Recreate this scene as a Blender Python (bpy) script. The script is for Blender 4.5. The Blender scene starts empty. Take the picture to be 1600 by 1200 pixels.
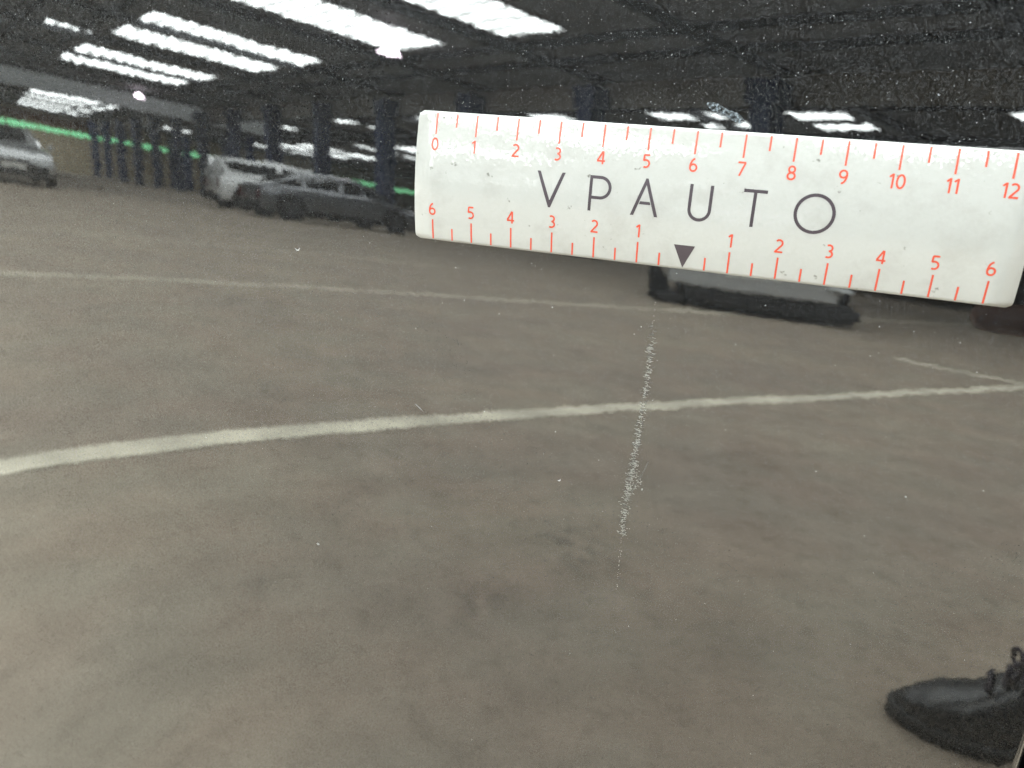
import bpy, bmesh, math, random
from mathutils import Vector, Matrix
random.seed(7)
R = math.radians
scene = bpy.context.scene
COL = scene.collection

# ------------------------------------------------------------------ frame of the ruler / door
# ruler frame: u along the ruler, v up the door, w out of the door (cm); world: X into the hall, Y across it, Z up (m)
B = Matrix(((-0.8469223, -0.0983073, 0.5225498), (0.531115, -0.1096672, 0.8401726), (-0.0252886, 0.9890949, 0.1450921)))
CAM = Vector((2.487, 1.305, 18.637))
EYE = 0.60
def W(u, v, w=0.0):
    return B @ ((Vector((u, v, w)) - CAM) * 0.01) + Vector((0, 0, EYE))
DOORM = Matrix.Translation(W(0, 0, 0)) @ B.to_4x4()      # local metres on the door -> world

# ------------------------------------------------------------------ camera
cd = bpy.data.cameras.new('camera'); cam = bpy.data.objects.new('camera', cd); COL.objects.link(cam)
fw = Vector((-0.3025, -0.2963, -0.9059)).normalized(); up = Vector((-0.1611, 0.9527, -0.2578))
rt = fw.cross(up).normalized(); up = rt.cross(fw)
fw, up, rt = B @ fw, B @ up, B @ rt
cam.matrix_world = Matrix(((rt.x, up.x, -fw.x, 0), (rt.y, up.y, -fw.y, 0), (rt.z, up.z, -fw.z, EYE), (0, 0, 0, 1)))
cd.sensor_width = 36; cd.lens = 1304 / 1600 * 36
cd.clip_start = 0.01; cd.clip_end = 400
cd.dof.use_dof = True; cd.dof.focus_distance = 0.195; cd.dof.aperture_fstop = 22
scene.camera = cam

# ------------------------------------------------------------------ world, exposure
SKYLIGHT = 21.5
world = bpy.data.worlds.new('World'); scene.world = world; world.use_nodes = True
bg = world.node_tree.nodes['Background']; bg.inputs[0].default_value = (0.8, 0.9, 1, 1); bg.inputs[1].default_value = 0.05
vs = scene.view_settings
vs.view_transform = 'Standard'; vs.look = 'None'; vs.exposure = 0; vs.gamma = 1; vs.use_curve_mapping = False
scene.cycles.use_denoising = True; scene.cycles.use_adaptive_sampling = True; scene.cycles.adaptive_threshold = 0.05; scene.cycles.adaptive_min_samples = 16
scene.cycles.max_bounces = 3; scene.cycles.diffuse_bounces = 1; scene.cycles.glossy_bounces = 2
scene.cycles.sample_clamp_indirect = 20
scene.cycles.caustics_reflective = False; scene.cycles.caustics_refractive = False

# ------------------------------------------------------------------ materials
MATS = {}
def mat(name, col, rough=0.6, metal=0.0, spec=0.5, emit=0.0, ecol=None, coat=0.0, noise=None):
    if name in MATS: return MATS[name]
    m = bpy.data.materials.new(name); m.use_nodes = True
    nt = m.node_tree; b = nt.nodes['Principled BSDF']
    b.inputs['Base Color'].default_value = (*col, 1); b.inputs['Roughness'].default_value = rough
    b.inputs['Metallic'].default_value = metal; b.inputs['Specular IOR Level'].default_value = spec
    b.inputs['Coat Weight'].default_value = coat; b.inputs['Coat Roughness'].default_value = 0.04
    if emit:
        b.inputs['Emission Color'].default_value = (*(ecol or col), 1); b.inputs['Emission Strength'].default_value = emit
    if noise:                                            # (scale, contrast): uneven colour
        tc = nt.nodes.new('ShaderNodeTexCoord'); n = nt.nodes.new('ShaderNodeTexNoise')
        n.inputs['Scale'].default_value = noise[0]; n.inputs['Detail'].default_value = 2
        mp = nt.nodes.new('ShaderNodeMapRange'); mp.inputs['To Min'].default_value = 1 - noise[1]; mp.inputs['To Max'].default_value = 1 + noise[1]
        mx = nt.nodes.new('ShaderNodeMix'); mx.data_type = 'RGBA'; mx.blend_type = 'MULTIPLY'; mx.inputs['Factor'].default_value = 1
        mx.inputs['A'].default_value = (*col, 1)
        nt.links.new(tc.outputs['Object'], n.inputs['Vector']); nt.links.new(n.outputs['Fac'], mp.inputs['Value'])
        nt.links.new(mp.outputs['Result'], mx.inputs['B']); nt.links.new(mx.outputs['Result'], b.inputs['Base Color'])
    MATS[name] = m
    return m

def paint_material():
    """black metallic car paint: flakes under a clear coat with a trace of orange peel"""
    m = bpy.data.materials.new('black_metallic_paint'); m.use_nodes = True
    nt = m.node_tree; N = nt.nodes; L = nt.links; b = N['Principled BSDF']
    tc = N.new('ShaderNodeTexCoord'); geo = N.new('ShaderNodeNewGeometry')
    def wobble(scale, amt, detail=2.0):
        n = N.new('ShaderNodeTexNoise'); n.inputs['Scale'].default_value = scale; n.inputs['Detail'].default_value = detail
        L.new(tc.outputs['Object'], n.inputs['Vector'])
        s = N.new('ShaderNodeVectorMath'); s.operation = 'SUBTRACT'; s.inputs[1].default_value = (.5, .5, .5); L.new(n.outputs['Color'], s.inputs[0])
        k = N.new('ShaderNodeVectorMath'); k.operation = 'SCALE'; k.inputs['Scale'].default_value = amt; L.new(s.outputs[0], k.inputs[0])
        return k.outputs[0]
    def addn(*vecs):
        cur = geo.outputs['Normal']
        for v in vecs:
            a = N.new('ShaderNodeVectorMath'); a.operation = 'ADD'; L.new(cur, a.inputs[0]); L.new(v, a.inputs[1]); cur = a.outputs[0]
        nz = N.new('ShaderNodeVectorMath'); nz.operation = 'NORMALIZE'; L.new(cur, nz.inputs[0]); return nz.outputs[0]
    L.new(addn(wobble(620, 0.0042), wobble(90, 0.003), wobble(24, 0.002)), b.inputs['Coat Normal'])
    vor = N.new('ShaderNodeTexVoronoi'); vor.inputs['Scale'].default_value = 5200; L.new(tc.outputs['Object'], vor.inputs['Vector'])
    s = N.new('ShaderNodeVectorMath'); s.operation = 'SUBTRACT'; s.inputs[1].default_value = (.5, .5, .5); L.new(vor.outputs['Color'], s.inputs[0])
    k = N.new('ShaderNodeVectorMath'); k.operation = 'SCALE'; k.inputs['Scale'].default_value = 1.1; L.new(s.outputs[0], k.inputs[0])
    L.new(addn(k.outputs[0]), b.inputs['Normal'])
    b.inputs['Base Color'].default_value = (0.003, 0.0034, 0.004, 1); b.inputs['Metallic'].default_value = 0.8
    b.inputs['Roughness'].default_value = 0.35
    b.inputs['Coat Weight'].default_value = 1.0; b.inputs['Coat IOR'].default_value = 2.0; b.inputs['Coat Roughness'].default_value = 0.012
    return m

def ruler_material():
    m = bpy.data.materials.new('ruler_white'); m.use_nodes = True
    nt = m.node_tree; N = nt.nodes; L = nt.links; b = N['Principled BSDF']
    tc = N.new('ShaderNodeTexCoord')
    n = N.new('ShaderNodeTexNoise'); n.inputs['Scale'].default_value = 90; n.inputs['Detail'].default_value = 8; n.inputs['Roughness'].default_value = .65
    L.new(tc.outputs['Object'], n.inputs['Vector'])
    r = N.new('ShaderNodeValToRGB'); e = r.color_ramp.elements
    e[0].position = .27; e[0].color = (.27, .27, .255, 1); e[1].position = .50; e[1].color = (.315, .319, .306, 1)
    L.new(n.outputs['Fac'], r.inputs['Fac'])
    # small grubby specks
    v = N.new('ShaderNodeTexNoise'); v.inputs['Scale'].default_value = 420; v.inputs['Detail'].default_value = 3
    L.new(tc.outputs['Object'], v.inputs['Vector'])
    vr = N.new('ShaderNodeValToRGB'); ve = vr.color_ramp.elements
    ve[0].position = .235; ve[0].color = (.45, .44, .42, 1); ve[1].position = .30; ve[1].color = (1, 1, 1, 1)
    L.new(v.outputs['Fac'], vr.inputs['Fac'])
    mx = N.new('ShaderNodeMix'); mx.data_type = 'RGBA'; mx.blend_type = 'MULTIPLY'; mx.inputs['Factor'].default_value = 1
    L.new(r.outputs['Color'], mx.inputs['A']); L.new(vr.outputs['Color'], mx.inputs['B']); L.new(mx.outputs['Result'], b.inputs['Base Color'])
    geo = N.new('ShaderNodeNewGeometry')
    w = N.new('ShaderNodeTexNoise'); w.inputs['Scale'].default_value = 1500; w.inputs['Detail'].default_value = 1; L.new(tc.outputs['Object'], w.inputs['Vector'])
    s = N.new('ShaderNodeVectorMath'); s.operation = 'SUBTRACT'; s.inputs[1].default_value = (.5, .5, .5); L.new(w.outputs['Color'], s.inputs[0])
    k = N.new('ShaderNodeVectorMath'); k.operation = 'SCALE'; k.inputs['Scale'].default_value = .13; L.new(s.outputs[0], k.inputs[0])
    a = N.new('ShaderNodeVectorMath'); L.new(geo.outputs['Normal'], a.inputs[0]); L.new(k.outputs[0], a.inputs[1])
    nz = N.new('ShaderNodeVectorMath'); nz.operation = 'NORMALIZE'; L.new(a.outputs[0], nz.inputs[0]); L.new(nz.outputs[0], b.inputs['Normal'])
    b.inputs['Roughness'].default_value = .035
    return m

def floor_material():
    m = bpy.data.materials.new('worn_concrete'); m.use_nodes = True
    nt = m.node_tree; N = nt.nodes; L = nt.links; b = N['Principled BSDF']
    tc = N.new('ShaderNodeTexCoord')
    def noise(scale, det, rough=.55):
        n = N.new('ShaderNodeTexNoise'); n.inputs['Scale'].default_value = scale; n.inputs['Detail'].default_value = det; n.inputs['Roughness'].default_value = rough
        L.new(tc.outputs['Object'], n.inputs['Vector']); return n.outputs['Fac']
    def ramp(f, p0, c0, p1, c1):
        r = N.new('ShaderNodeValToRGB'); e = r.color_ramp.elements
        e[0].position = p0; e[0].color = (*c0, 1); e[1].position = p1; e[1].color = (*c1, 1); L.new(f, r.inputs['Fac']); return r.outputs['Color']
    def mul(a, c):
        x = N.new('ShaderNodeMix'); x.data_type = 'RGBA'; x.blend_type = 'MULTIPLY'; x.inputs['Factor'].default_value = 1
        L.new(a, x.inputs['A']); L.new(c, x.inputs['B']); return x.outputs['Result']
    c = ramp(noise(7, 5, .62), .3, (.230, .192, .149), .72, (.322, .272, .213))
    c = mul(c, ramp(noise(1.3, 1), .35, (.92, .91, .92), .65, (1.05, 1.05, 1.03)))
    c = mul(c, ramp(noise(75, 2, .7), .36, (.92, .915, .91), .52, (1.02, 1.02, 1.02)))
    c = mul(c, ramp(noise(26, 2, .7), .30, (.78, .77, .76), .48, (1, 1, 1)))
    c = mul(c, ramp(noise(2.6, 2), .27, (.80, .78, .77), .37, (1, 1, 1)))
    c = mul(c, ramp(noise(4.3, 2), .38, (1.02, .98, .97), .62, (.98, 1.0, 1.0)))
    L.new(c, b.inputs['Base Color']); b.inputs['Roughness'].default_value = .75; b.inputs['Specular IOR Level'].default_value = .25
    return m

PAINT = paint_material()
M_WHITE = mat('white_line_paint', (.60, .55, .43), .7, noise=(6, .7))
M_ROOF = mat('dark_roof_sheet', (.20, .205, .21), .7, noise=(.6, .25))
M_STEEL = mat('dark_roof_steel', (.03, .032, .036), .6)
M_NAVY = mat('navy_steel', (.022, .040, .125), .55, noise=(.5, .3))
M_BEAM = mat('grey_cladding', (.42, .40, .35), .7, noise=(.7, .2))
M_FASCIA = mat('fascia_added_glow', (.62, .66, .68), .7, emit=.6, ecol=(.9, 1, 1), noise=(.3, .15))  # faint glow added to lift the grey fascia's tone
M_WALL = mat('brown_block_wall', (.58, .49, .34), .8, noise=(.5, .25))
M_RUST = mat('rust_brown_cladding', (.16, .07, .03), .8, noise=(.3, .2))
M_SKY = mat('rooflight_sheet', (.8, .85, .85), .5, emit=SKYLIGHT, ecol=(.93, 1.0, .99))
nt_ = M_SKY.node_tree; tc_ = nt_.nodes.new('ShaderNodeTexCoord'); wv_ = nt_.nodes.new('ShaderNodeTexWave'); wv_.bands_direction = 'Y'
wv_.inputs['Scale'].default_value = .55; wv_.inputs['Distortion'].default_value = 2.5; wv_.inputs['Detail'].default_value = 2; wv_.inputs['Detail Scale'].default_value = 1.6
mr_ = nt_.nodes.new('ShaderNodeMapRange'); mr_.inputs['To Min'].default_value = SKYLIGHT * .22; mr_.inputs['To Max'].default_value = SKYLIGHT * 1.12
nt_.links.new(tc_.outputs['Object'], wv_.inputs['Vector']); nt_.links.new(wv_.outputs['Fac'], mr_.inputs['Value'])
nt_.links.new(mr_.outputs['Result'], nt_.nodes['Principled BSDF'].inputs['Emission Strength'])
M_GREEN = mat('green_glazing', (.2, .6, .35), .4, emit=4.4, ecol=(.30, .95, .47))
M_LAMP = mat('lamp_glass', (.9, .8, .9), .3, emit=40, ecol=(1, .86, .97))
M_FRAME = mat('rooflight_frame', (.5, .5, .5), .6)
M_TYRE = mat('tyre_rubber', (.012, .012, .013), .8)
M_RIM = mat('wheel_alloy', (.10, .10, .11), .35, .8)
M_GLASS = mat('car_glass', (.012, .014, .016), .06, coat=.5)
M_TRIM = mat('black_trim', (.012, .012, .013), .55)
M_LIGHT = mat('lamp_lens', (.75, .78, .8), .12, coat=1)
M_TAIL = mat('tail_lens', (.10, .012, .010), .15, coat=1)
M_PLATE = mat('number_plate', (.75, .75, .72), .4)
M_GAP = mat('shut_gap_black', (.004, .004, .004), .9)

# ------------------------------------------------------------------ helpers
def link(o, parent=None):
    COL.objects.link(o)
    if parent: o.parent = parent
    return o
def meshobj(name, me, m=None, parent=None):
    if m and not me.materials: me.materials.append(m)
    return link(bpy.data.objects.new(name, me), parent)
def tag(o, label=None, cat=None, group=None, kind=None):
    if label: o['label'] = label
    if cat: o['category'] = cat
    if group: o['group'] = group
    if kind: o['kind'] = kind
    return o
def empty(name, loc=(0, 0, 0), rz=0, mw=None):
    o = bpy.data.objects.new(name, None); o.empty_display_size = .1; COL.objects.link(o)
    if mw is not None: o.matrix_world = mw
    else: o.location = loc; o.rotation_euler = (0, 0, rz)
    return o
def from_bm(bm, name, smooth=False):
    me = bpy.data.meshes.new(name)
    bmesh.ops.recalc_face_normals(bm, faces=bm.faces)
    bm.to_mesh(me); bm.free()
    if smooth:
        for p in me.polygons: p.use_smooth = True
    return me
def box(bm, lo, hi):
    vs_ = [bm.verts.new((x, y, z)) for x in (lo[0], hi[0]) for y in (lo[1], hi[1]) for z in (lo[2], hi[2])]
    for f in ((0, 1, 3, 2), (4, 6, 7, 5), (0, 4, 5, 1), (2, 3, 7, 6), (0, 2, 6, 4), (1, 5, 7, 3)):
        bm.faces.new([vs_[i] for i in f])
def boxobj(name, lo, hi, m, parent=None, bevel=0.0):
    bm = bmesh.new(); box(bm, lo, hi)
    if bevel: bmesh.ops.bevel(bm, geom=bm.edges[:], offset=bevel, segments=2, affect='EDGES')
    return meshobj(name, from_bm(bm, name), m, parent)
def gridmesh(name, rows, closed=False, smooth=True):
    """rows of equal length -> quad sheet"""
    me = bpy.data.meshes.new(name); n = len(rows[0]); vv = [p for r in rows for p in r]; ff = []
    for i in range(len(rows) - 1):
        for j in range(n if closed else n - 1):
            k = (j + 1) % n
            ff.append((i * n + j, i * n + k, (i + 1) * n + k, (i + 1) * n + j))
    me.from_pydata([tuple(v) for v in vv], [], ff); me.update()
    if smooth:
        for p in me.polygons: p.use_smooth = True
    return me
def lathe(prof, n=32, axis='y'):
    rows = []
    for (a, r) in prof:
        row = []
        for k in range(n):
            t = 2 * math.pi * k / n
            row.append((r * math.cos(t), a, r * math.sin(t)) if axis == 'y' else (r * math.cos(t), r * math.sin(t), a))
        rows.append(row)
    return rows

# ================================================================== THE HALL (seen in the paint)
PX0, STEP = 12.05, 6.65                      # column row at Y = 18
frames = [PX0 + STEP * k for k in range(-6, 14)]
bm = bmesh.new()
v_ = [bm.verts.new(p) for p in ((-40, -24, 0), (104, -24, 0), (104, 75, 0), (-40, 75, 0))]; bm.faces.new(v_)
fl = meshobj('floor', from_bm(bm, 'floor'), floor_material()); tag(fl, 'worn grey-brown concrete hall floor', kind='structure')

def painted_line(pts, width, seed):
    """a hand-worn painted line with ragged edges, 4 mm proud sheet"""
    rnd = random.Random(seed); rows = []
    for i, (x, y) in enumerate(pts):
        a = Vector(pts[max(i - 1, 0)]); c = Vector(pts[min(i + 1, len(pts) - 1)]); d = (c - a).normalized(); nrm = Vector((-d.y, d.x))
        w = width * .5
        rows.append([(x + nrm.x * s * w * (1 + rnd.uniform(-.16, .16)), y + nrm.y * s * w * (1 + rnd.uniform(-.16, .16)), .002) for s in (-1, 1)])
    return meshobj('painted_line', gridmesh('painted_line', rows, smooth=False), M_WHITE, fl)
def seg(a, b, step=.12):
    a, b = Vector(a), Vector(b); n = max(2, int((b - a).length / step)); return [tuple(a.lerp(b, i / n)) for i in range(n + 1)]
for k, x in enumerate((1.46, 4.37, 7.45, 10.4)):
    painted_line(seg((x + (.0 if k else .083), -2.2), (x + (.0 if k else -.07), 5.0)), (.088, .075, .06, .06)[k], k)
painted_line(seg((1.46, 4.92), (2.25, 4.92)), .12, 9)
painted_line(seg((4.37, 5.0), (5.4, 14.5), .2), .1, 10)

M_STAIN = bpy.data.materials.new('oil_stain'); M_STAIN.use_nodes = True
nt_ = M_STAIN.node_tree; b_s = nt_.nodes['Principled BSDF']; b_s.inputs['Base Color'].default_value = (.06, .052, .045, 1); b_s.inputs['Roughness'].default_value = .6
tc_ = nt_.nodes.new('ShaderNodeTexCoord'); n_s = nt_.nodes.new('ShaderNodeTexNoise'); n_s.inputs['Scale'].default_value = 34; n_s.inputs['Detail'].default_value = 3
r_s = nt_.nodes.new('ShaderNodeMapRange'); r_s.inputs['From Min'].default_value = .46; r_s.inputs['From Max'].default_value = .72; r_s.inputs['To Max'].default_value = .5
gl = nt_.nodes.new('ShaderNodeTexGradient'); gl.gradient_type = 'SPHERICAL'; m_s = nt_.nodes.new('ShaderNodeMath'); m_s.operation = 'MULTIPLY'
ge_ = nt_.nodes.new('ShaderNodeNewGeometry')
nt_.links.new(ge_.outputs['Position'], n_s.inputs['Vector']); nt_.links.new(n_s.outputs['Fac'], r_s.inputs['Value']); nt_.links.new(tc_.outputs['Object'], gl.inputs['Vector'])
nt_.links.new(r_s.outputs['Result'], m_s.inputs[0]); nt_.links.new(gl.outputs['Fac'], m_s.inputs[1]); nt_.links.new(m_s.outputs['Value'], b_s.inputs['Alpha'])
for (x, y, r1, r2, az) in ((.69, .55, .20, .10, .5), (.88, .33, .05, .03, .3), (1.88, .48, .12, .04, .6), (.80, .05, .05, .03, .2), (1.04, .31, .10, .04, .9), (.62, .30, .12, .06, 1.2), (1.3, 1.2, .14, .05, .4), (2.6, 1.6, .25, .08, .2)):
    bm = bmesh.new(); bm.faces.new([bm.verts.new((math.cos(2 * math.pi * k / 20), math.sin(2 * math.pi * k / 20), 0)) for k in range(20)])
    o = meshobj('oil_stain', from_bm(bm, 'oil_stain'), M_STAIN, fl); o.location = (x, y, .0035); o.scale = (r1, r2, 1); o.rotation_euler = (0, 0, az)

# roof with rooflights, added fill strips out of view, purlins and rafters
bm = bmesh.new(); box(bm, (-40, -24, 6.66), (104, 75, 6.72))
roof = meshobj('roof', from_bm(bm, 'roof'), M_ROOF); tag(roof, 'dark corrugated hall roof', kind='structure')
def rooflight_or_fill(x0, x1, y0, y1, z=6.6):
    bm = bmesh.new(); box(bm, (x0, y0, z), (x1, y1, z + .03))
    me = from_bm(bm, 'rooflight_or_fill'); me.materials.append(M_FRAME); me.materials.append(M_SKY)
    for p in me.polygons: p.material_index = 1 if p.normal.z < -.5 else 0      # only the underside glows
    meshobj('rooflight_or_fill', me, None, roof)
pairs = [(15.6, 18.1), (21.1, 24.2), (29.8, 32.0), (34.1, 36.9), (42.4, 45.1), (46.7, 49.9)]
for a, c in pairs: rooflight_or_fill(a, c, 7.5, 13.75)
for a, c in ((-10.4, -7.9), (-5.2, -2.6), (2.6, 5.1), (8.2, 10.6)): rooflight_or_fill(a, c, 7.5, 10.2)
for a, c in ((75.4, 78.4), (80.6, 84.0), (87.0, 91.0), (95.0, 100.5)): rooflight_or_fill(a, c, 8.8 + (a - 69) * .06, 15.3 + (a - 69) * .06)
rooflight_or_fill(37.9, 39.9, 5.3, 7.0)
for a, c in ((-10.4, -7.9), (-5.2, -2.6), (2.6, 5.1), (8.2, 10.6), (15.6, 18.1)): rooflight_or_fill(a, c, -8.5, -3.0)
for a, c in ((-10.4, -6.9), (-6.2, -2.7), (-2.0, 1.5), (2.2, 5.7), (6.4, 9.9), (13.0, 16.0), (19.0, 22.0)): rooflight_or_fill(a, c, -2.0, 6.9)  # unseen strips added to brighten the near floor and parked cars
for a, c in ((6.0, 8.2), (13.2, 15.3), (18.2, 21.4), (25.9, 28.8), (37.6, 40.0), (46.0, 49.0), (60, 64), (67, 71), (88, 93)):
    rooflight_or_fill(a, c, 20.2, 24.3)
    rooflight_or_fill(a + (.0 if a < 16 else -.3), c - (.0 if a < 16 else 1.2), 25.1, 26.0)
for a, c in ((40, 43), (47, 51), (55, 60), (64, 68), (74, 79), (82, 86), (90, 95)): rooflight_or_fill(a, c, 33.0, 37.0); rooflight_or_fill(a, c, 38.0, 41.6)
for y in (1.2, 2.9, 4.5, 6.6, 14.5, 16.2, 19.4, 27.2, 28.9, 30.6):
    boxobj('purlin', (-40, y - .05, 6.42), (103.9, y + .05, 6.655), M_STEEL, roof)
for x in frames:
    boxobj('rafter', (x - .1, -23.9, 6.36), (x + .1, 74.9, 6.6), M_STEEL, roof)

# walls
ew = boxobj('wall', (104, -24, 0), (104.4, 75, 6.65), M_WALL); tag(ew, 'brown end wall of the hall with a green glazed strip', kind='structure')
for name, lo, hi in (('wall_side', (-40, 75, 0), (104, 75.3, 6.65)), ('wall_rear', (-40.4, -24, 0), (-40, 75, 6.65)), ('wall_behind', (-40, -24.4, 0), (104, -24, 6.65))):
    w = boxobj(name, lo, hi, M_WALL); tag(w, 'plain brown block wall of the hall', kind='structure')
y = 3.0
while y < 72:
    boxobj('green_pane', (103.9, y, 4.4), (103.97, y + 3.1, 4.9), M_GREEN, ew); y += 3.3
boxobj('rust_band', (103.85, -5, 5.15), (103.95, 20.2, 6.2), M_RUST, ew)

ords = ['nearest', 'second', 'third', 'fourth', 'fifth', 'sixth', 'seventh', 'eighth', 'ninth', 'tenth', 'eleventh', 'twelfth', 'thirteenth', 'fourteenth']
def column(x, y, label):
    root = empty('steel_column', (x, y, 0)); tag(root, label, 'column', 'navy steel columns of the hall')
    bm = bmesh.new(); box(bm, (-.30, -.34, .02), (.30, -.28, 6.1)); box(bm, (-.30, .28, .02), (.30, .34, 6.1)); box(bm, (-.06, -.279, .02), (.06, .279, 6.1))
    meshobj('shaft', from_bm(bm, 'shaft'), M_NAVY, root)
    boxobj('base_plate', (-.42, -.46, .001), (.42, .46, .03), M_NAVY, root)
    bm = bmesh.new(); box(bm, (-.48, -.36, 5.35), (-.301, .36, 6.1)); box(bm, (.301, -.36, 5.35), (.48, .36, 6.1))
    meshobj('haunch', from_bm(bm, 'haunch'), M_NAVY, root)
for k, x in enumerate(frames[6:20]):
    column(x, 17.7, 'navy steel column reflected in the paint, %s of the row under the grey beam' % ords[k])
for k, x in enumerate(frames[14:20]):
    column(x + 1.5, 26.5, 'navy steel column in the far row before the green strip, %s one' % ords[k])

cb = empty('cladding_beam', (0, 18.2, 0)); tag(cb, 'long grey-brown clad beam above the navy columns', 'beam')
for a, c in zip(frames[:-1], frames[1:]):
    boxobj('cladding_panel', (a + .02, -.03, 5.42), (c - .02, .05, 6.4), M_BEAM, cb)
boxobj('bottom_flange', (-26, -.12, 5.33), (98, .12, 5.415), M_STEEL, cb)
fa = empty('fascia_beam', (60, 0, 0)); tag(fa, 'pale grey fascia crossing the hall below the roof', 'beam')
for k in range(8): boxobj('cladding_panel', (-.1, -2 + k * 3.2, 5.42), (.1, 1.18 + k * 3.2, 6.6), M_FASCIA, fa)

def highbay(x, y, z, label):
    root = empty('high_bay_lamp', (x, y, z)); tag(root, label, 'lamp', 'hanging hall lamps')
    me = gridmesh('reflector', lathe([(.0, .34), (.25, .16), (.34, .06)], 24, 'z'), True); meshobj('reflector', me, M_LAMP, root)
    me = gridmesh('bulb', lathe([(.0, .001), (-.05, .2), (.0, .32), (.02, .001)], 24, 'z'), True); meshobj('bulb', me, M_LAMP, root)
    boxobj('rod', (-.015, -.015, .34), (.015, .015, 6.4 - z + .2), M_STEEL, root)
highbay(22.3, 12.45, 6.0, 'round white lamp hanging beside the largest rooflights')
highbay(57.0, 13.2, 6.0, 'round pinkish lamp hanging before the pale fascia')

# ------------------------------------------------------------------ cars in the hall
def make_car(name, label, loc, rz, L_, Wd, st, belt, paint, front_x, rear_x, cabin, wr=.33, zb=.24, bumper=None, rear_glass=True, win=.14):
    """st: stations (x, z_top of body side/hood line, z_roof or None, half width factor); car faces +x, origin at its middle"""
    root = empty(name, loc, rz); tag(root, label, 'car', 'cars parked in the hall')
    hw = Wd / 2
    rows = []
    for (x, zt, f) in st:
        w = hw * f
        rows.append([(x, -w * .90, zb), (x, -w, zb + .16), (x, -w, zt * .72), (x, -w * .96, zt - .03), (x, -w * .86, zt), (x, 0, zt + .02),
                     (x, w * .86, zt), (x, w * .96, zt - .03), (x, w, zt * .72), (x, w, zb + .16), (x, w * .90, zb), (x, 0, zb)])
    me = gridmesh('body', rows, True)
    # end caps
    bm = bmesh.new(); bm.from_mesh(me); bm.verts.ensure_lookup_table(); n = 12
    bm.faces.new([bm.verts[i] for i in range(n)]); bm.faces.new([bm.verts[len(rows) * n - n + i] for i in range(n)][::-1])
    me2 = from_bm(bm, 'body', True); body = meshobj('body', me2, paint, root)
    # cabin: list of (x, z_roof, roof half width factor)
    crow = []
    for (x, zr, f) in cabin:
        wb = hw * .95; wr_ = hw * f; zt = belt
        if zr <= belt + .01:
            crow.append([(x, -wb * .9, zt), (x, -wb * .9, zt), (x, -wb * .6, zt + .01), (x, wb * .6, zt + .01), (x, wb * .9, zt), (x, wb * .9, zt)])
        else:
            crow.append([(x, -wb, zt - .05), (x, -wr_, zr - .09), (x, -wr_ * .8, zr), (x, wr_ * .8, zr), (x, wr_, zr - .09), (x, wb, zt - .05)])
    cab = meshobj('roof', gridmesh('roof', crow), paint, root)
    # glazing a few millimetres proud of the cabin
    def lerp3(a, c, t): return tuple(a[i] + (c[i] - a[i]) * t for i in range(3))
    def pane(nm, i, j0, j1, t0, t1, s0, s1, off):
        a0, a1 = lerp3(crow[i][j0], crow[i][j1], t0), lerp3(crow[i][j0], crow[i][j1], t1)
        b0, b1 = lerp3(crow[i + 1][j0], crow[i + 1][j1], t0), lerp3(crow[i + 1][j0], crow[i + 1][j1], t1)
        q = [lerp3(a0, b0, s0), lerp3(a0, b0, s1), lerp3(a1, b1, s1), lerp3(a1, b1, s0)]
        q = [tuple(p[k] + off[k] for k in range(3)) for p in q]
        me = bpy.data.meshes.new(nm); me.from_pydata(q, [], [(0, 1, 2, 3)]); meshobj(nm, me, M_GLASS, root)
    for i in range(len(crow) - 1):
        for (j0, j1, sg) in ((0, 1, -1), (5, 4, 1)):
            pane('side_window', i, j0, j1, win, .93, .05, .95, (0, sg * .012, .004))
    pane('windscreen', len(crow) - 2, 2, 3, .06, .94, .04, .9, (.012, 0, .012)); rear_glass and pane('rear_window', 0, 2, 3, .06, .94, .15, .9, (-.012, 0, .012))
    # wheels
    for wx in (front_x, rear_x):
        for sg in (-1, 1):
            wroot = meshobj('wheel', gridmesh('wheel', lathe([(-.10, wr * .62), (-.11, wr * .93), (-.06, wr), (.06, wr), (.11, wr * .93), (.10, wr * .62), (-.10, wr * .62)], 28), True), M_TYRE, root)
            wroot.location = (wx, sg * (hw - .09), wr)
            meshobj('rim', gridmesh('rim', lathe([(sg * .085, .001), (sg * .075, wr * .3), (sg * .09, wr * .64)], 20), True), M_RIM, wroot)
            arch = meshobj('wheel_arch', gridmesh('wheel_arch', [[(math.cos(t) * (wr + .07), sg * y, math.sin(t) * (wr + .07)) for t in [math.pi * k / 14 for k in range(15)]] for y in (.0, .115)], False), M_TRIM, root)
            arch.location = (wx, sg * (hw - .105), wr)
            bm = bmesh.new(); vv = [bm.verts.new((math.cos(2 * math.pi * k / 28) * (wr + .07), sg * .003, math.sin(2 * math.pi * k / 28) * (wr + .07))) for k in range(28)]; bm.faces.new(vv)
            d = meshobj('arch_liner', from_bm(bm, 'arch_liner'), M_TRIM, root); d.location = (wx, sg * (hw + .002), wr + .02)
            wroot.location.y = sg * (hw - .06)
    fx, rx = st[-1][0], st[0][0]; fzt = st[-1][1]
    zf, zr_ = fzt, st[0][1]
    boxobj('front_bumper', (fx - .12, -hw * .84, zb - .05), (fx + .05, hw * .84, zb + .26), bumper or M_TRIM, root, .02)
    boxobj('grille', (fx - .05, -hw * .4, zb + .30), (fx + .03, hw * .4, fzt - .06), M_TRIM, root, .01)
    boxobj('rear_bumper', (rx - .05, -hw * .84, zb - .05), (rx + .1, hw * .84, zb + .2), M_TRIM, root, .02)
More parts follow.
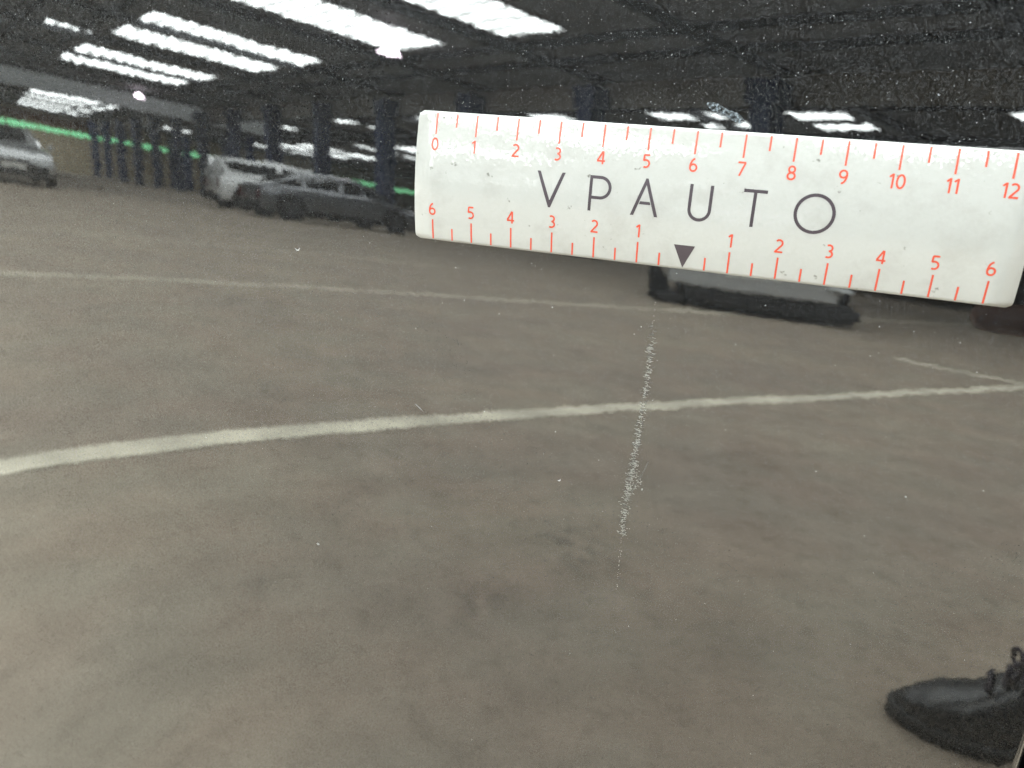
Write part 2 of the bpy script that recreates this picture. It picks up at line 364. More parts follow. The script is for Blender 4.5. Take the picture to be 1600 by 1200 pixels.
    for sg in (-1, 1):
        boxobj('headlight', (fx - .16, sg * hw * .64 - .16, fzt - .2), (fx + .035, sg * hw * .64 + .16, fzt - .05), M_LIGHT, root, .02)
        boxobj('tail_light', (rx - .03, sg * hw * .74 - .1, zr_ - .36), (rx + .1, sg * hw * .74 + .1, zr_ - .06), M_TAIL, root, .02)
        boxobj('sill', (rear_x + wr + .1, sg * hw * .98 - .03, zb - .03), (front_x - wr - .1, sg * hw * .98 + .03, zb + .12), M_TRIM, root, .01)
        boxobj('door_mirror', (front_x - .55, sg * (hw + .07) - .08, belt - .02), (front_x - .42, sg * (hw + .07) + .08, belt + .12), paint, root, .03)
    boxobj('number_plate', (fx + .052, -.26, zb + .12), (fx + .06, .26, zb + .23), M_PLATE, root)
    return root
M_SILVER = mat('silver_car_paint', (.62, .63, .64), .35, .5, coat=1)
M_CWHITE = mat('white_van_paint', (.92, .93, .93), .35, 0, coat=1)
M_GREY = mat('grey_car_paint', (.15, .155, .17), .3, .5, coat=1)
M_LGREY = mat('light_grey_car_paint', (.50, .51, .51), .35, .3, coat=1)
# white van behind, grey saloon in front of it, a pickup-like four-wheel drive at the left, hatchback near by
make_car('panel_van', 'white van parked behind the grey saloon', (25.2, 10.0, 0), R(90), 4.7, 1.85,
         [(-2.35, 1.0, .90), (-2.25, 1.05, .98), (-1.0, 1.05, 1), (.9, 1.04, 1), (1.5, 1.0, 1), (2.2, .86, .95), (2.35, .74, .86)], 1.03, M_CWHITE, 1.45, -1.6,
         [(-2.33, 1.05, .8), (-2.2, 1.62, .84), (-.4, 1.70, .84), (.75, 1.66, .82), (1.55, 1.03, .8)], .34, .26, rear_glass=False, win=.42)
make_car('saloon_car', 'grey saloon parked side-on in front of the white van', (19.9, 9.3, 0), R(90), 4.7, 1.8,
         [(-2.35, .82, .86), (-2.2, .92, .96), (-1.2, .96, 1), (.7, .94, 1), (1.5, .85, .98), (2.2, .70, .92), (2.35, .58, .82)], .93, M_GREY, 1.45, -1.6,
         [(-2.0, .92, .7), (-1.2, 1.32, .74), (-.1, 1.40, .74), (.5, 1.35, .74), (1.5, .93, .8)], .33, .2)
make_car('estate_car', 'silver car seen head-on at the far left edge', (23.4, 1.75, 0), R(180), 4.6, 1.85,
         [(-2.3, .9, .92), (-2.2, .95, .98), (-1.0, .95, 1), (.8, .93, 1), (1.4, .88, 1), (2.2, .78, .97), (2.3, .66, .92)], .93, M_SILVER, 1.45, -1.4,
         [(-2.25, .95, .8), (-2.0, 1.36, .78), (-.4, 1.42, .78), (.35, 1.38, .78), (1.2, .93, .82)], .34, .26)
hb = make_car('hatchback', 'light grey hatchback partly hidden behind the ruler', (5.72, 7.89, 0), math.atan2(-.76, -.65), 4.1, 1.94,
         [(-2.05, .9, .9), (-1.95, .98, .97), (-1.0, .97, 1), (.6, .93, 1), (1.3, .85, .98), (1.95, .74, .96), (2.05, .62, .93)], .93, M_LGREY, 1.3, -1.25,
         [(-1.95, .97, .78), (-1.6, 1.4, .74), (-.4, 1.47, .74), (.3, 1.4, .74), (1.15, .93, .82)], .32, .30, bumper=M_LGREY)
boxobj('skirt_and_shade', (1.9, -1.02, .04), (2.13, .62, .27), M_TRIM, hb, .06)  # black lower bumper, deepened to include the shadow under the car
boxobj('shade_corner', (1.3, .621, .035), (2.05, .93, .12), M_TRIM, hb, .02)  # dark block standing for the shade between skirt and wheel
boxobj('fog_lamp', (2.06, -.95, .40), (2.14, -.70, .46), M_LIGHT, hb, .015)
boxobj('underbody', (-1.9, -.74, .06), (1.89, .70, .29), M_TRIM, hb)

# ================================================================== THE BLACK CAR
SP = (0.00390318746704409, 0.02373890153662433, 0.0014886923623988507, 0.0010455452370991564, 0.005032970592658851,
      -2.064003512623301e-06, -1.4671199830169829e-05, -0.00010312086422751961, -4.244168193753301e-05)
def poly(u, v):
    tu, tv, ku, kuv, kv, c1, c2, c3, c4 = SP; a = u + 1; b = v + 4
    w = tu * u + tv * v - .5 * (ku * a * a + 2 * kuv * a * b + kv * b * b) + c1 * a**3 + c2 * a * a * b + c3 * a * b * b + c4 * b**3
    wu = tu - (ku * a + kuv * b) + 3 * c1 * a * a + 2 * c2 * a * b + c3 * b * b
    wv = tv - (kuv * a + kv * b) + c2 * a * a + 2 * c3 * a * b + 3 * c4 * b * b
    return w, wu, wv
S0 = poly(0, 0)[0]
def skin(u, v):
    """height of the door skin above the ruler plane (cm); outside the photographed patch it runs on as a plain gentle barrel"""
    uc = min(max(u, -27), 10); vc = min(max(v, -27), 6)
    w, wu, wv = poly(uc, vc); du, dv = u - uc, v - vc
    return w - S0 + wu * du + wv * dv - .5 * (.0012 * du * du + .006 * dv * dv)
def P3(u, v, w=0.0):
    return Vector((u, v, skin(u, v) + w)) * .01
EDGE = 9.12
car = empty('black_car', mw=DOORM)
tag(car, 'black metallic car whose glossy door fills the picture and mirrors the hall', 'car')
def sheet(name, u0, u1, v0, v1, nu, nv, parent, roll0=False, roll1=False):
    us = [(u0 + (u1 - u0) * i / nu, 0.0) for i in range(nu + 1)]
    rr = .22
    arc = [(rr * math.sin(t), -rr * (1 - math.cos(t))) for t in [math.pi / 2 * k / 8 for k in range(1, 9)]]
    if roll1:
        us = [(u, w) for u, w in us[:-1]] + [(u1 - rr, 0)] + [(u1 - rr + a, c) for a, c in arc] + [(u1, -1.2)]
        us = [x for i, x in enumerate(us) if not (x[1] == 0 and x[0] > u1 - rr)]
    if roll0:
        us = [(u0, -1.2)] + [(u0 + rr - a, c) for a, c in arc[::-1]] + [(u0 + rr, 0)] + [x for x in us if x[0] > u0 + rr]
    rows = []
    for (u, w) in us:
        rows.append([P3(u, v0 + (v1 - v0) * j / nv, w) for j in range(nv + 1)])
    return meshobj(name, gridmesh(name, rows), PAINT, parent)
door = sheet('door', -70, EDGE, -30, 26, 156, 112, car, roll1=True)
wing = sheet('wing_panel', EDGE + .55, 45, -30, 26, 60, 112, car, roll0=True)
bm = bmesh.new(); q = [P3(EDGE - 1.5, -30, -1.4), P3(EDGE + 2.5, -30, -1.4), P3(EDGE + 2.5, 26, -1.4), P3(EDGE - 1.5, 26, -1.4)]
bm.faces.new([bm.verts.new(p) for p in q]); meshobj('door_jamb', from_bm(bm, 'door_jamb'), M_GAP, car)
rows = [[P3(u, -30.5, -.6), P3(u, -31.5, -1.2), P3(u, -35, -2.2), P3(u, -38, -4.5)] for u in [-70 + 115 * i / 40 for i in range(41)]]
meshobj('sill_panel', gridmesh('sill_panel', rows), PAINT, car)

# inner shell, so that the door and wing have the depth of a car body
loop = [(-70 + 115 * i / 40, 26) for i in range(41)] + [(45, 26 - 56 * i / 24) for i in range(1, 25)] + [(45 - 115 * i / 40, -30) for i in range(1, 41)] + [(-70, -30 + 56 * i / 24) for i in range(1, 25)]
meshobj('door_rim', gridmesh('door_rim', [[P3(u, v, -.03) for u, v in loop], [P3(u, v, -1.0) for u, v in loop], [P3(u, v, -7.0) for u, v in loop]], smooth=False), M_TRIM, car)
meshobj('inner_panel', gridmesh('inner_panel', [[P3(-70 + 115 * i / 40, -30 + 56 * j / 24, -7.0 - 1.5 * (2 < i < 38 and 2 < j < 22)) for j in range(25)] for i in range(41)]), M_TRIM, car)

# scratch: a ladder of tiny scraped chips
def chips(name, items, m, parent, kind=None):
    """items: (u, v, length, width, angle, bend) small raised crescents following the skin"""
    me = bpy.data.meshes.new(name); V, Fc = [], []
    for (u, v, l, w, an, be) in items:
        ca, sa = math.cos(an), math.sin(an); base = len(V); n = 4
        for i in range(n + 1):
            s = i / n * 2 - 1; ww = w * (1 - .75 * s * s)
            for sg in (-1, 1):
                x, y = s * l / 2, be * l * (s * s) + sg * ww / 2
                V.append(tuple(P3(u + x * ca - y * sa, v + x * sa + y * ca, .006)))
        for i in range(n): a = base + 2 * i; Fc.append((a, a + 2, a + 3, a + 1))
    me.from_pydata(V, [], Fc); o = meshobj(name, me, m, parent)
    if kind: o['kind'] = kind
    return o
M_SCRAPE = mat('scraped_lacquer', (.28, .28, .26), .5)
M_HAZE = mat('dull_scuff', (.10, .10, .095), .6)
rnd = random.Random(3)
def path_u(v): return -.47 - .15 * (-(v + 2.57) / 7.3) - .05 * math.sin((v + 2.5) * .9)
it, dull = [], []
for k in range(330):
    v = -3.0 - 5.3 * rnd.random() ** .75
    d = .055 if v > -6 else .085
    it.append((path_u(v) + rnd.gauss(0, d * .7), v, rnd.uniform(.018, .075), rnd.uniform(.006, .014), rnd.uniform(-.5, .5), rnd.uniform(-.2, .35)))
for k in range(60):
    v = rnd.uniform(-7.0, -6.2); it.append((path_u(v) + .05 + rnd.uniform(-.1, .32) * ((-6.0 - v)), v, rnd.uniform(.02, .06), rnd.uniform(.008, .018), rnd.uniform(-.2, 1.1), .3))
for k in range(26):
    v = rnd.uniform(-9.9, -8.2); it.append((path_u(v) + rnd.gauss(0, .02), v, rnd.uniform(.012, .03), rnd.uniform(.006, .012), rnd.uniform(0, 3), 0))
for k in range(16):
    v = rnd.uniform(-3.1, -2.3); it.append((path_u(v) + rnd.gauss(0, .012), v, rnd.uniform(.01, .03), .006, rnd.uniform(0, 1), 0))
for k in range(240):
    v = rnd.uniform(-8.3, -2.8); dull.append((path_u(v) + rnd.gauss(0, .05), v, rnd.uniform(.04, .12), rnd.uniform(.004, .010), rnd.uniform(-.35, .35), rnd.uniform(-.1, .2)))
for k in range(26):
    t = k / 25; dull.append((-.52 + .32 * t + rnd.gauss(0, .01), -7.1 + .9 * t, rnd.uniform(.08, .2), .006, 1.15, .05))
for k in range(70):
    v = rnd.uniform(-8.2, -3.0); it.append((path_u(v) + rnd.gauss(0, .03), v, rnd.uniform(.07, .15), rnd.uniform(.006, .012), rnd.uniform(-.25, .25), rnd.uniform(-.05, .25)))
sc = chips('scratch', it, M_SCRAPE, door, 'stuff'); sc['label'] = 'thin vertical ladder-like scratch of pale scraped chips'
chips('scuff_marks', dull, M_HAZE, door, 'stuff')

# dust, paint nibs and flake sparkle drawn as pale specks: many near the top
M_DUST_GLINT = mat('pale_dust_glint', (.27, .28, .29), .8)
def uv_of(px, py):
    d = rt_l * ((px - 800) / 1304) - up_l * ((py - 600) / 1304) + fw_l
    t = -CAM.z / d.z
    for _ in range(4):
        X = CAM + d * t; t -= (X.z - skin(X.x, X.y)) / d.z
    X = CAM + d * t; return X.x, X.y
fw_l = Vector((-0.3025, -0.2963, -0.9059)).normalized(); rt_l = fw_l.cross(Vector((-0.1611, 0.9527, -0.2578))).normalized(); up_l = rt_l.cross(fw_l)
dust_and_glints = []
def speck(u, v, s): dust_and_glints.append((u, v, s * rnd.uniform(.8, 2.2), s, rnd.uniform(0, 3.14), rnd.uniform(-.3, .3)))
for k in range(11000):                                   # denser on the upper door, dust mixed with painted-in sparkle
    u = rnd.uniform(-34, 14); v = 1.0 + rnd.gauss(2.4, 2.6)
    if v < -2.2 and rnd.random() < .5: continue
    speck(u, v, .006 + .010 * rnd.random() ** 4)
for k in range(900):
    speck(rnd.uniform(-34, 14), rnd.uniform(-26, 3), .005 + .009 * rnd.random() ** 2)
for k in range(60):
    speck(rnd.uniform(-30, 12), rnd.uniform(-24, 4), rnd.uniform(.014, .024))
for (u, v, l, w, a, b) in ((-2.35, -7.15, .09, .03, .5, .3), (-9.9, -2.2, .16, .035, .1, .4), (-6.3, -5.9, .3, .012, -.6, 0), (-9.5, -10.8, .1, .05, 0, 0)):
    dust_and_glints.append((u, v, l, w, a, b))
chips('dust_and_glints', dust_and_glints, M_DUST_GLINT, door, 'stuff')
# dried smear above the ruler
M_SMEAR = bpy.data.materials.new('dried_smear'); M_SMEAR.use_nodes = True
nt = M_SMEAR.node_tree; b = nt.nodes['Principled BSDF']; b.inputs['Base Color'].default_value = (.13, .155, .175, 1); b.inputs['Roughness'].default_value = .5
tcn = nt.nodes.new('ShaderNodeTexCoord'); nn = nt.nodes.new('ShaderNodeTexNoise'); nn.inputs['Scale'].default_value = 1400; nn.inputs['Detail'].default_value = 5
rp = nt.nodes.new('ShaderNodeValToRGB'); rp.color_ramp.elements[0].position = .38; rp.color_ramp.elements[1].position = .7
nt.links.new(tcn.outputs['Object'], nn.inputs['Vector']); nt.links.new(nn.outputs['Fac'], rp.inputs['Fac']); nt.links.new(rp.outputs['Color'], b.inputs['Alpha'])
rows = []
for i in range(13):
    s = i / 12; u = .10 + .82 * s; v = 1.99 - .30 * s; w = .10 * math.sin(math.pi * min(1, max(0.02, s))) ** .5 * (1 + .25 * math.sin(9 * s))
    rows.append([P3(u, v - w, .004), P3(u, v, .005), P3(u, v + w, .004)])
sm = meshobj('smear', gridmesh('smear', rows), M_SMEAR, door); sm['label'] = 'small bluish dried smear above the ruler'

# ================================================================== THE RULER
RH, RS = 2.97, .15
def bow(v): return RS * (1 - (2 * v / 2.9012) ** 2)
def RP(u, v, w=0.0):
    return Vector((u, v, bow(v) + .03 + w)) * .01
ruler = empty('measuring_ruler', mw=DOORM @ Matrix.Translation((0, 0, 0)))
tag(ruler, 'white bowed magnetic ruler with red centimetre scales stuck on the black door', 'ruler')
RW = ruler_material()
def outline_half(u0, u1, hv, r):
    pass
UL, UR, HV, CR = -6.47, 6.53, RH / 2, .12
vs_list = [-HV + RH * i / 48 for i in range(49)]
def ends(v):
    e = HV - abs(v); cut = 0
    if e < CR: cut = CR - math.sqrt(max(0, CR * CR - (CR - e) ** 2))
    return UL + cut + .05 * (abs(v) / HV) ** 3 * 0, UR - cut
rows = []
bm = bmesh.new(); T = .055
top, bot = [], []
for v in vs_list:
    a, c = ends(v); top.append([bm.verts.new(RP(a + (c - a) * i / 26, v)) for i in range(27)]); bot.append([bm.verts.new(RP(a + (c - a) * i / 26, v, -T)) for i in range(27)])
for i in range(48):
    for j in range(26):
        bm.faces.new((top[i][j], top[i][j + 1], top[i + 1][j + 1], top[i + 1][j])); bm.faces.new((bot[i][j], bot[i + 1][j], bot[i + 1][j + 1], bot[i][j + 1]))
    bm.faces.new((top[i][0], top[i + 1][0], bot[i + 1][0], bot[i][0])); bm.faces.new((top[i][26], bot[i][26], bot[i + 1][26], top[i + 1][26]))
for j in range(26):
    bm.faces.new((top[0][j], bot[0][j], bot[0][j + 1], top[0][j + 1])); bm.faces.new((top[48][j], top[48][j + 1], bot[48][j + 1], bot[48][j]))
me = from_bm(bm, 'strip')
for p in me.polygons: p.use_smooth = abs(p.normal.z) > .5
strip = meshobj('strip', me, RW, ruler)
M_RED = mat('red_print', (.44, .045, .019), .35)
M_INK = mat('plum_print', (.036, .027, .035), .35)
LIFT = .0035
def flat(name, faces, m, parent=ruler):
    """faces: lists of (u, v) polygons printed on the ruler, cut finely so that they follow its bow"""
    bm = bmesh.new()
    if faces and not isinstance(faces[0], tuple): faces = [(0, faces)]
    for lay, fs in faces:
        for f in fs: bm.faces.new([bm.verts.new((x, y, lay)) for x, y in f])
    bmesh.ops.remove_doubles(bm, verts=bm.verts, dist=1e-5)
    ys = [v.co.y for v in bm.verts]; y = min(ys) + .05
    while y < max(ys):
        bmesh.ops.bisect_plane(bm, geom=bm.verts[:] + bm.edges[:] + bm.faces[:], plane_co=(0, y, 0), plane_no=(0, 1, 0)); y += .05
    for v in bm.verts: v.co = RP(v.co.x, v.co.y, LIFT + v.co.z * .0012)
    me = bpy.data.meshes.new(name); bm.normal_update()
    for f in bm.faces:
        if f.normal.z < 0: f.normal_flip()
    bm.to_mesh(me); bm.free()
    return meshobj(name, me, m, parent)
TW = .019
def tick(u, v0, v1): flat('tick_mark', [[(u - TW, v0), (u + TW, v0), (u + TW, v1), (u - TW, v1)]], M_RED)
for k in range(25):
    u = -6 + k * .5
    if k % 2 == 0: tick(u, HV - .04 - .475, HV - .04)
    else: tick(u, HV - .04 - .30, HV - .04)
    if k == 12: continue
    if k % 2 == 0: tick(u, -HV + .03, -HV + .03 + .465)
    else: tick(u, -HV + .03, -HV + .03 + .28)
def _arc(cx, cy, rx, ry, a0, a1, n=14):
    return [(cx + rx * math.cos(R(a0 + (a1 - a0) * i / n)), cy + ry * math.sin(R(a0 + (a1 - a0) * i / n))) for i in range(n + 1)]
DIG = {                                       # humanist sans figures as pen strokes, cap height 1
    '0': ([_arc(0, .5, .245, .44, 90, 450, 32)], .62),
    '1': ([[(.06, 1.0), (.06, 0)], [(.055, .955), (-.17, .775)]], .40),
    '2': ([_arc(-.02, .70, .235, .24, 145, -38, 14) + [(-.25, .055)], [(-.295, .055), (.29, .055)]], .60),
    '3': ([_arc(-.05, .725, .225, .215, 128, -88, 14), _arc(-.05, .285, .265, .232, 88, -125, 16)], .58),
    '4': ([[(.125, 0), (.125, .955)], [(.10, .955), (-.285, .275)], [(-.315, .245), (.31, .245)]], .64),
    '5': ([[(.225, .945), (-.205, .945)], [(-.185, .96), (-.215, .52)] , [(-.225, .545)] + _arc(-.045, .315, .265, .262, 112, -122, 18)], .58),
    '6': ([_arc(.02, .30, .238, .245, 90, 450, 26), _arc(.13, .36, .352, .585, 96, 186, 14)], .60),
    '7': ([[(-.285, .945), (.255, .945)], [(.235, .935), (-.115, 0)]], .58),
    '8': ([_arc(0, .735, .205, .212, 90, 450, 24), _arc(0, .275, .248, .232, 90, 450, 26)], .60),
    '9': ([_arc(-.02, .70, .238, .245, 90, 450, 26), _arc(-.13, .64, .352, .585, -84, 6, 14)], .60)}
def pen(pts, w):
    """polyline -> quads of even thickness"""
    P = [Vector(p) for p in pts]; closed = (P[0] - P[-1]).length < 1e-4; Lf, Rt_ = [], []
    for i, p in enumerate(P):
        a = P[i - 1] if i else (P[-2] if closed else None); c = P[i + 1] if i < len(P) - 1 else (P[1] if closed else None)
        d = ((p - a).normalized() if a is not None else Vector((0, 0))) + ((c - p).normalized() if c is not None else Vector((0, 0))); d.normalize()
        n = Vector((-d.y, d.x)) * w / 2; Lf.append(p + n); Rt_.append(p - n)
    return [[tuple(Lf[i]), tuple(Rt_[i]), tuple(Rt_[i + 1]), tuple(Lf[i + 1])] for i in range(len(P) - 1)]
def numeral(s_, u, vc):
    hgt = .285; wds = [DIG[c][1] * hgt for c in s_]; tot = sum(wds) + .02 * (len(s_) - 1); x = u - tot / 2; groups = []
    for c, wd in zip(s_, wds):
        for kk, st_ in enumerate(DIG[c][0]):
            groups.append((kk, [[(x + wd / 2 + px * hgt, vc + (py - .5) * hgt) for px, py in f] for f in pen(st_, .132)]))
        x += wd + .02
    flat('numeral', groups, M_RED)
for k in range(13): numeral(str(k), -6 + k - (.02 if k == 1 else .0), .75)
for k in range(-6, 7):
    if k: numeral(str(abs(k)), k - .01, -.745)
flat('arrow_mark', [[(-.20, -.95), (.26, -.95), (.03, -1.45)]], M_INK)
LW = .068
def stroke(a, c, w=LW):
    a, c = Vector(a), Vector(c); d = (c - a).normalized(); n = Vector((-d.y, d.x)) * w / 2
    return [tuple(a + n), tuple(a - n), tuple(c - n), tuple(c + n)]
def arcband(cx, cy, r, t0, t1, n=28, w=LW):
    F = []
    for i in range(n):
        a, c = t0 + (t1 - t0) * i / n, t0 + (t1 - t0) * (i + 1) / n
        F.append([(cx + (r - w / 2) * math.cos(a), cy + (r - w / 2) * math.sin(a)), (cx + (r + w / 2) * math.cos(a), cy + (r + w / 2) * math.sin(a)),
                  (cx + (r + w / 2) * math.cos(c), cy + (r + w / 2) * math.sin(c)), (cx + (r - w / 2) * math.cos(c), cy + (r - w / 2) * math.sin(c))])
    return F
t_, b_ = .36, -.41
def letter(F): flat('letter', F, M_INK)
h = LW / 2
letter([[(-3.43, t_), (-3.355, t_), (-3.10, -.27), (-3.10, b_ - .02), (-3.125, b_ - .02)], [(-2.77, t_), (-2.845, t_), (-3.10, -.27), (-3.10, b_ - .02), (-3.075, b_ - .02)]])
letter([[(-2.20, b_), (-2.132, b_), (-2.132, t_), (-2.20, t_)], [(-2.132, t_), (-2.132, t_ - LW), (-1.95, t_ - LW), (-1.95, t_)],
        [(-2.132, -.08), (-2.132, -.08 - LW), (-1.95, -.08 - LW), (-1.95, -.08)]] + arcband(-1.95, .106, .22, -math.pi / 2, math.pi / 2))
letter([[(-1.235, b_), (-1.16, b_), (-.93, .25), (-.93, t_ + .03), (-.955, t_ + .03)], [(-.625, b_), (-.70, b_), (-.93, .25), (-.93, t_ + .03), (-.905, t_ + .03)],
        [(-1.06, -.165), (-.80, -.165), (-.822, -.10), (-1.038, -.10)]])
letter([[(.0, t_), (.068, t_), (.068, -.16), (.0, -.16)], [(.432, t_), (.50, t_), (.50, -.16), (.432, -.16)]] + arcband(.25, -.16, .216, math.pi, 2 * math.pi))
letter([[(1.12, t_), (1.60, t_), (1.60, t_ - LW), (1.12, t_ - LW)], [(1.326, t_ - LW), (1.394, t_ - LW), (1.394, b_), (1.326, b_)]])
letter(arcband(2.575, -.02, .375, 0, 2 * math.pi, 56))

# ================================================================== PHONE AND PHOTOGRAPHER (mostly behind the ruler in the mirror image)
CP = Vector((0, 0, EYE))
PHM = Matrix(((rt.x, up.x, -fw.x, 0), (rt.y, up.y, -fw.y, 0), (rt.z, up.z, -fw.z, EYE), (0, 0, 0, 1)))   # x right, y up, z away from the door
phone = empty('smartphone', mw=PHM); tag(phone, 'dark smartphone held level in front of the door, mirrored beside the ruler', 'phone')
M_PHONE = mat('phone_back', (.025, .02, .024), .35); M_SCREEN = mat('phone_screen', (.02, .02, .022), .1)
def rbox(name, lo, hi, r, m, parent):
    bm = bmesh.new(); box(bm, lo, hi); ed = [e for e in bm.edges if abs(e.verts[0].co.z - e.verts[1].co.z) > 1e-6]
    bmesh.ops.bevel(bm, geom=ed, offset=r, segments=6, affect='EDGES'); return meshobj(name, from_bm(bm, name), m, parent)
rbox('case', (-.016, -.0632, .004), (.127, .0045, .0115), .009, M_PHONE, phone)
rbox('screen', (-.012, -.053, .0116), (.123, .0025, .0119), .006, M_SCREEN, phone)
rbox('camera_bump', (-.013, -.022, .0022), (.016, .0035, .0039), .004, M_PHONE, phone)

def skinned(name, nodes, edges, mats_, pick, parent, root, sub=2):
    """nodes: name -> (x, y, z, r[, r2]); one continuous body grown over a skeleton"""
    ids = {k: i for i, k in enumerate(nodes)}
    me = bpy.data.meshes.new(name); me.from_pydata([nodes[k][:3] for k in nodes], [(ids[a], ids[c]) for a, c in edges], [])
    o = bpy.data.objects.new(name, me); COL.objects.link(o)
    sk = o.modifiers.new('skin', 'SKIN'); sk.use_smooth_shade = True
    for k, i in ids.items():
        n = nodes[k]; sv = me.skin_vertices[0].data[i]; sv.radius = (n[3], n[4] if len(n) > 4 else n[3]); sv.use_root = (k == root)
    ss = o.modifiers.new('sub', 'SUBSURF'); ss.levels = sub; ss.render_levels = sub
    dg = bpy.context.evaluated_depsgraph_get(); m2 = bpy.data.meshes.new_from_object(o.evaluated_get(dg))
    bpy.data.objects.remove(o)
    m2.name = name; m2.materials.clear()
    for m in mats_: m2.materials.append(m)
    for p in m2.polygons: p.material_index = pick(p.center); p.use_smooth = True
    return meshobj(name, m2, None, parent)
M_SKIN = mat('skin', (.22, .12, .09), .5); M_JEANS = mat('light_blue_jeans', (.34, .46, .52), .85, noise=(60, .2)); M_JACKET = mat('dark_jacket', (.03, .032, .04), .8)
M_LEATHER = mat('black_leather', (.016, .016, .017), .24); M_SOLE = mat('black_rubber_sole', (.012, .012, .012), .7); M_LACE = mat('dark_lace', (.03, .022, .028), .8); M_HAIR = mat('dark_hair', (.02, .014, .01), .6)
person = empty('person', (-.18, .7, 0)); tag(person, 'person in light jeans, dark jacket and black lace-up shoes bending to hold the phone', 'person')
def ph(x, y, z): return tuple(PHM @ Vector((x, y, z)))
N_ = {'pelvis': (-.16, .72, .93, .135, .12), 'waist': (-.14, .62, 1.05, .12, .14), 'chest': (-.10, .42, 1.16, .125, .16), 'neck': (-.08, .22, 1.22, .06), 'skull': (-.07, .08, 1.25, .10, .085), 'brow': (-.07, .0, 1.23, .085), 'chin': (-.07, .05, 1.14, .05),
      'nose': (-.07, -.07, 1.19, .016),
      'l_hip': (-.08, .72, .86, .095), 'l_knee': (-.085, .66, .48, .068), 'l_calf': (-.085, .68, .33, .066), 'l_ankle': (-.03, .625, .150, .066), 'l_heel': (-.022, .615, .118, .070),
      'r_hip': (-.25, .72, .86, .095), 'r_knee': (-.33, .66, .48, .068), 'r_calf': (-.335, .70, .33, .066), 'r_ankle': (-.335, .69, .115, .058), 'r_heel': (-.335, .69, .09, .055),
      'l_sh': (.05, .32, 1.18, .07), 'l_elbow': (.05, .50, .95, .05), 'l_fore': (.0, .57, .83, .042), 'l_wrist': (-.03, .60, .76, .03), 'l_palm': (-.04, .60, .71, .036, .02),
      'r_sh': (-.25, .30, 1.17, .07), 'r_elbow': (-.38, .26, .90, .05), 'r_fore': (-.32, .18, .77, .042), 'r_wrist': ph(.165, -.02, .045) + (.027,), 'r_palm': ph(.150, -.028, .022) + (.026, .018)}
E_ = [('pelvis', 'waist'), ('waist', 'chest'), ('chest', 'neck'), ('neck', 'skull'), ('skull', 'brow'), ('brow', 'nose'), ('skull', 'chin'),
      ('pelvis', 'l_hip'), ('l_hip', 'l_knee'), ('l_knee', 'l_calf'), ('l_calf', 'l_ankle'), ('l_ankle', 'l_heel'), ('pelvis', 'r_hip'), ('r_hip', 'r_knee'), ('r_knee', 'r_calf'), ('r_calf', 'r_ankle'), ('r_ankle', 'r_heel'),
      ('chest', 'l_sh'), ('l_sh', 'l_elbow'), ('l_elbow', 'l_fore'), ('l_fore', 'l_wrist'), ('l_wrist', 'l_palm'), ('chest', 'r_sh'), ('r_sh', 'r_elbow'), ('r_elbow', 'r_fore'), ('r_fore', 'r_wrist'), ('r_wrist', 'r_palm')]
# fingers of the phone hand: thumb on the screen side, fingers curled round the far end and under the lower edge
for f, pts in {'index': [(.142, -.004, .008), (.136, -.002, -.004), (.114, -.003, -.005)], 'middle': [(.143, -.018, .006), (.134, -.018, -.004), (.112, -.018, -.005)],
               'ring': [(.143, -.040, .006), (.134, -.042, -.004), (.110, -.044, -.005)], 'little': [(.134, -.064, .012), (.098, -.0690, .004), (.062, -.0675, -.001)],
               'thumb': [(.138, -.012, .026), (.120, -.018, .022), (.102, -.022, .0205)]}.items():
    prev = 'r_palm'
    for q, p in enumerate(pts): N_[f + str(q)] = ph(*p) + (.0088 - .0009 * q,); E_.append((prev, f + str(q))); prev = f + str(q)
for f, (dx, dy) in {'li': (-.02, -.03), 'lm': (-.03, -.012), 'lr': (-.032, .008), 'll': (-.028, .026)}.items():
    N_[f + '0'] = (-.04 + dx * .7, .60 + dy, .672, .009); N_[f + '1'] = (-.045 + dx, .60 + dy, .64, .0075); E_ += [('l_palm', f + '0'), (f + '0', f + '1')]
N_['lt0'] = (-.02, .57, .69, .0095); N_['lt1'] = (-.02, .558, .66, .008); E_ += [('l_palm', 'lt0'), ('lt0', 'lt1')]
wr_ = Vector(N_['r_wrist'][:3]); hd = Vector((-.07, .05, 1.2)); lw = Vector(N_['l_palm'][:3])
def pick(c):
    if (c - wr_).length < .125 and (c - Vector((-.3, .15, .75))).length > .10: return 0
    if (c - hd).length < .16 or (c - lw).length < .085: return 0
    return 1 if c.z < .99 and c.y > .5 else 2
skinned('body', N_, E_, (M_SKIN, M_JEANS, M_JACKET), pick, None, 'pelvis').parent = person
body_ = person.children[0]; body_.location = -person.location
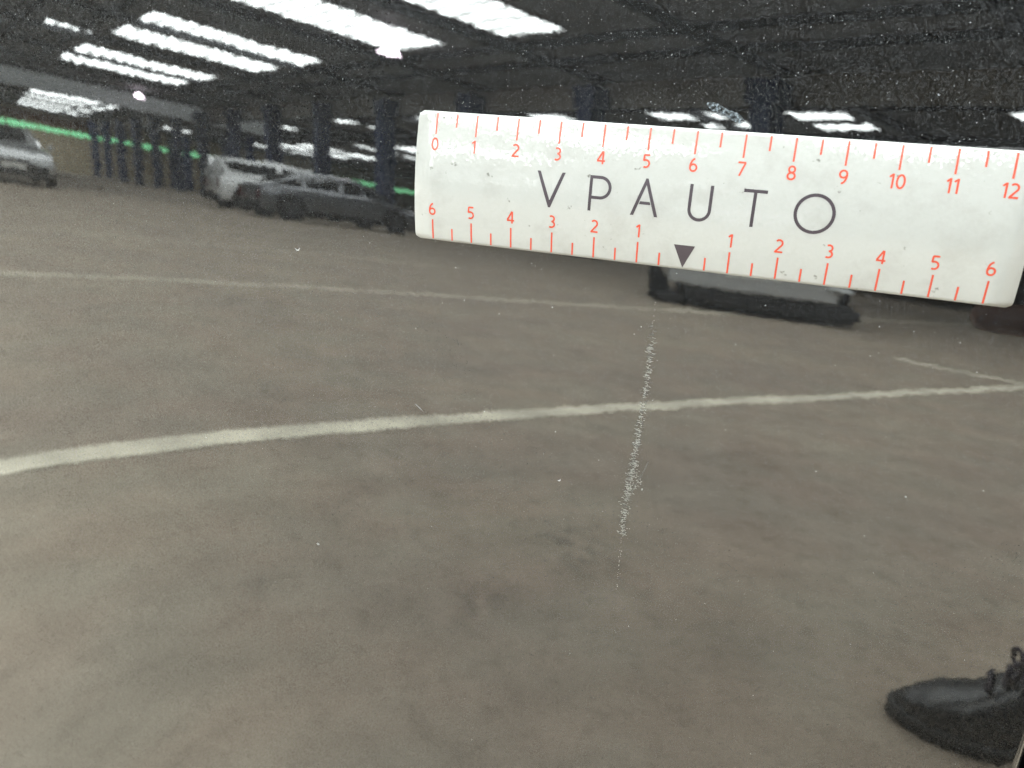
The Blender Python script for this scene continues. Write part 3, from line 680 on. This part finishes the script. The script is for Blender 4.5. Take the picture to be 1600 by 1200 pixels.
def shoe(toe, heel, parent):
    toe, heel = Vector(toe), Vector(heel); d = (toe - heel).normalized(); n = Vector((-d.y, d.x)); Ls = (toe - heel).length
    prof = [(0, .030, .062), (.03, .036, .095), (.12, .038, .112), (.28, .038, .112), (.42, .042, .128), (.56, .046, .122), (.66, .048, .100), (.74, .050, .076), (.85, .046, .062), (.93, .032, .045), (.98, .018, .034), (1.0, .006, .024)]
    rows = []
    for (t, w, hh) in prof:
        c = heel + d * (Ls * t); row = []
        for k in range(20):
            a = math.pi * k / 19; x = math.cos(a); z = math.sin(a) ** .75
            ww = w * (1 + .10 * math.sin(a) - .35 * max(0, math.sin(a) - .5) * (1 if t < .6 else .6))
            p = c + n * (x * ww); row.append((p.x, p.y, .018 + z * (hh - .018)))
        rows.append(row)
    sh_ = meshobj('shoe', gridmesh('shoe', rows), M_LEATHER, parent)
    rows = []
    for (t, w, hh) in prof:
        c = heel + d * (Ls * t + (.004 if t > .9 else -.004 if t < .05 else 0)); row = []
        for (sx, z) in ((-1, .002), (-1.06, .010), (-1.05, .022), (-.9, .0225), (.9, .0225), (1.05, .022), (1.06, .010), (1, .002)):
            p = c + n * (sx * (w + .001)); row.append((p.x, p.y, z))
        rows.append(row)
    meshobj('sole', gridmesh('sole', rows, True), M_SOLE, sh_)
    def tube(name, pts, r):
        cu = bpy.data.curves.new(name, 'CURVE'); cu.dimensions = '3D'; cu.bevel_depth = r; cu.bevel_resolution = 2
        sp = cu.splines.new('BEZIER'); sp.bezier_points.add(len(pts) - 1)
        for bp, p in zip(sp.bezier_points, pts): bp.co = p; bp.handle_left_type = bp.handle_right_type = 'AUTO'
        o = bpy.data.objects.new(name, cu); COL.objects.link(o); dg = bpy.context.evaluated_depsgraph_get()
        me = bpy.data.meshes.new_from_object(o.evaluated_get(dg)); bpy.data.objects.remove(o); return meshobj(name, me, M_LACE, sh_)
    for t, z in ((.54, .120), (.60, .112), (.65, .101), (.70, .088)):
        c = heel + d * (Ls * t)
        tube('lace', [tuple(c + n * x + Vector((0, 0, 0))) [:2] + (z + .004 - 2.5 * x * x,) for x in (-.028, -.014, 0, .014, .028)] if False else [((c + n * x).x, (c + n * x).y, z + .005 - 9 * x * x) for x in (-.03, -.015, 0, .015, .03)], .003)
    c = heel + d * (Ls * .60)
    for sg in (-1, 1):
        pp = [(0, 0, .112), (sg * .016, .008, .126), (sg * .034, .014, .118), (sg * .03, .012, .108), (0, .004, .113)]
        tube('bow_loop', [((c + n * a + d * b2).x, (c + n * a + d * b2).y, z) for a, b2, z in pp], .0028)
    return sh_
for t, h_ in (((.155, .552), (-.128, .637)), ((-.36, .50), (-.33, .785))):
    o = shoe(t, h_, person); o.location = -person.location
# hair cap
hb_ = bmesh.new(); bmesh.ops.create_icosphere(hb_, subdivisions=3, radius=1)
for v in hb_.verts:
    v.co = Vector((v.co.x * .105, v.co.y * .125 + .025, v.co.z * .10 + .028))
bmesh.ops.delete(hb_, geom=[v for v in hb_.verts if v.co.z < .01 and v.co.y < .04], context='VERTS')
ho = meshobj('hair', from_bm(hb_, 'hair', True), M_HAIR, person); ho.location = Vector((-.07, .06, 1.24)) - person.location
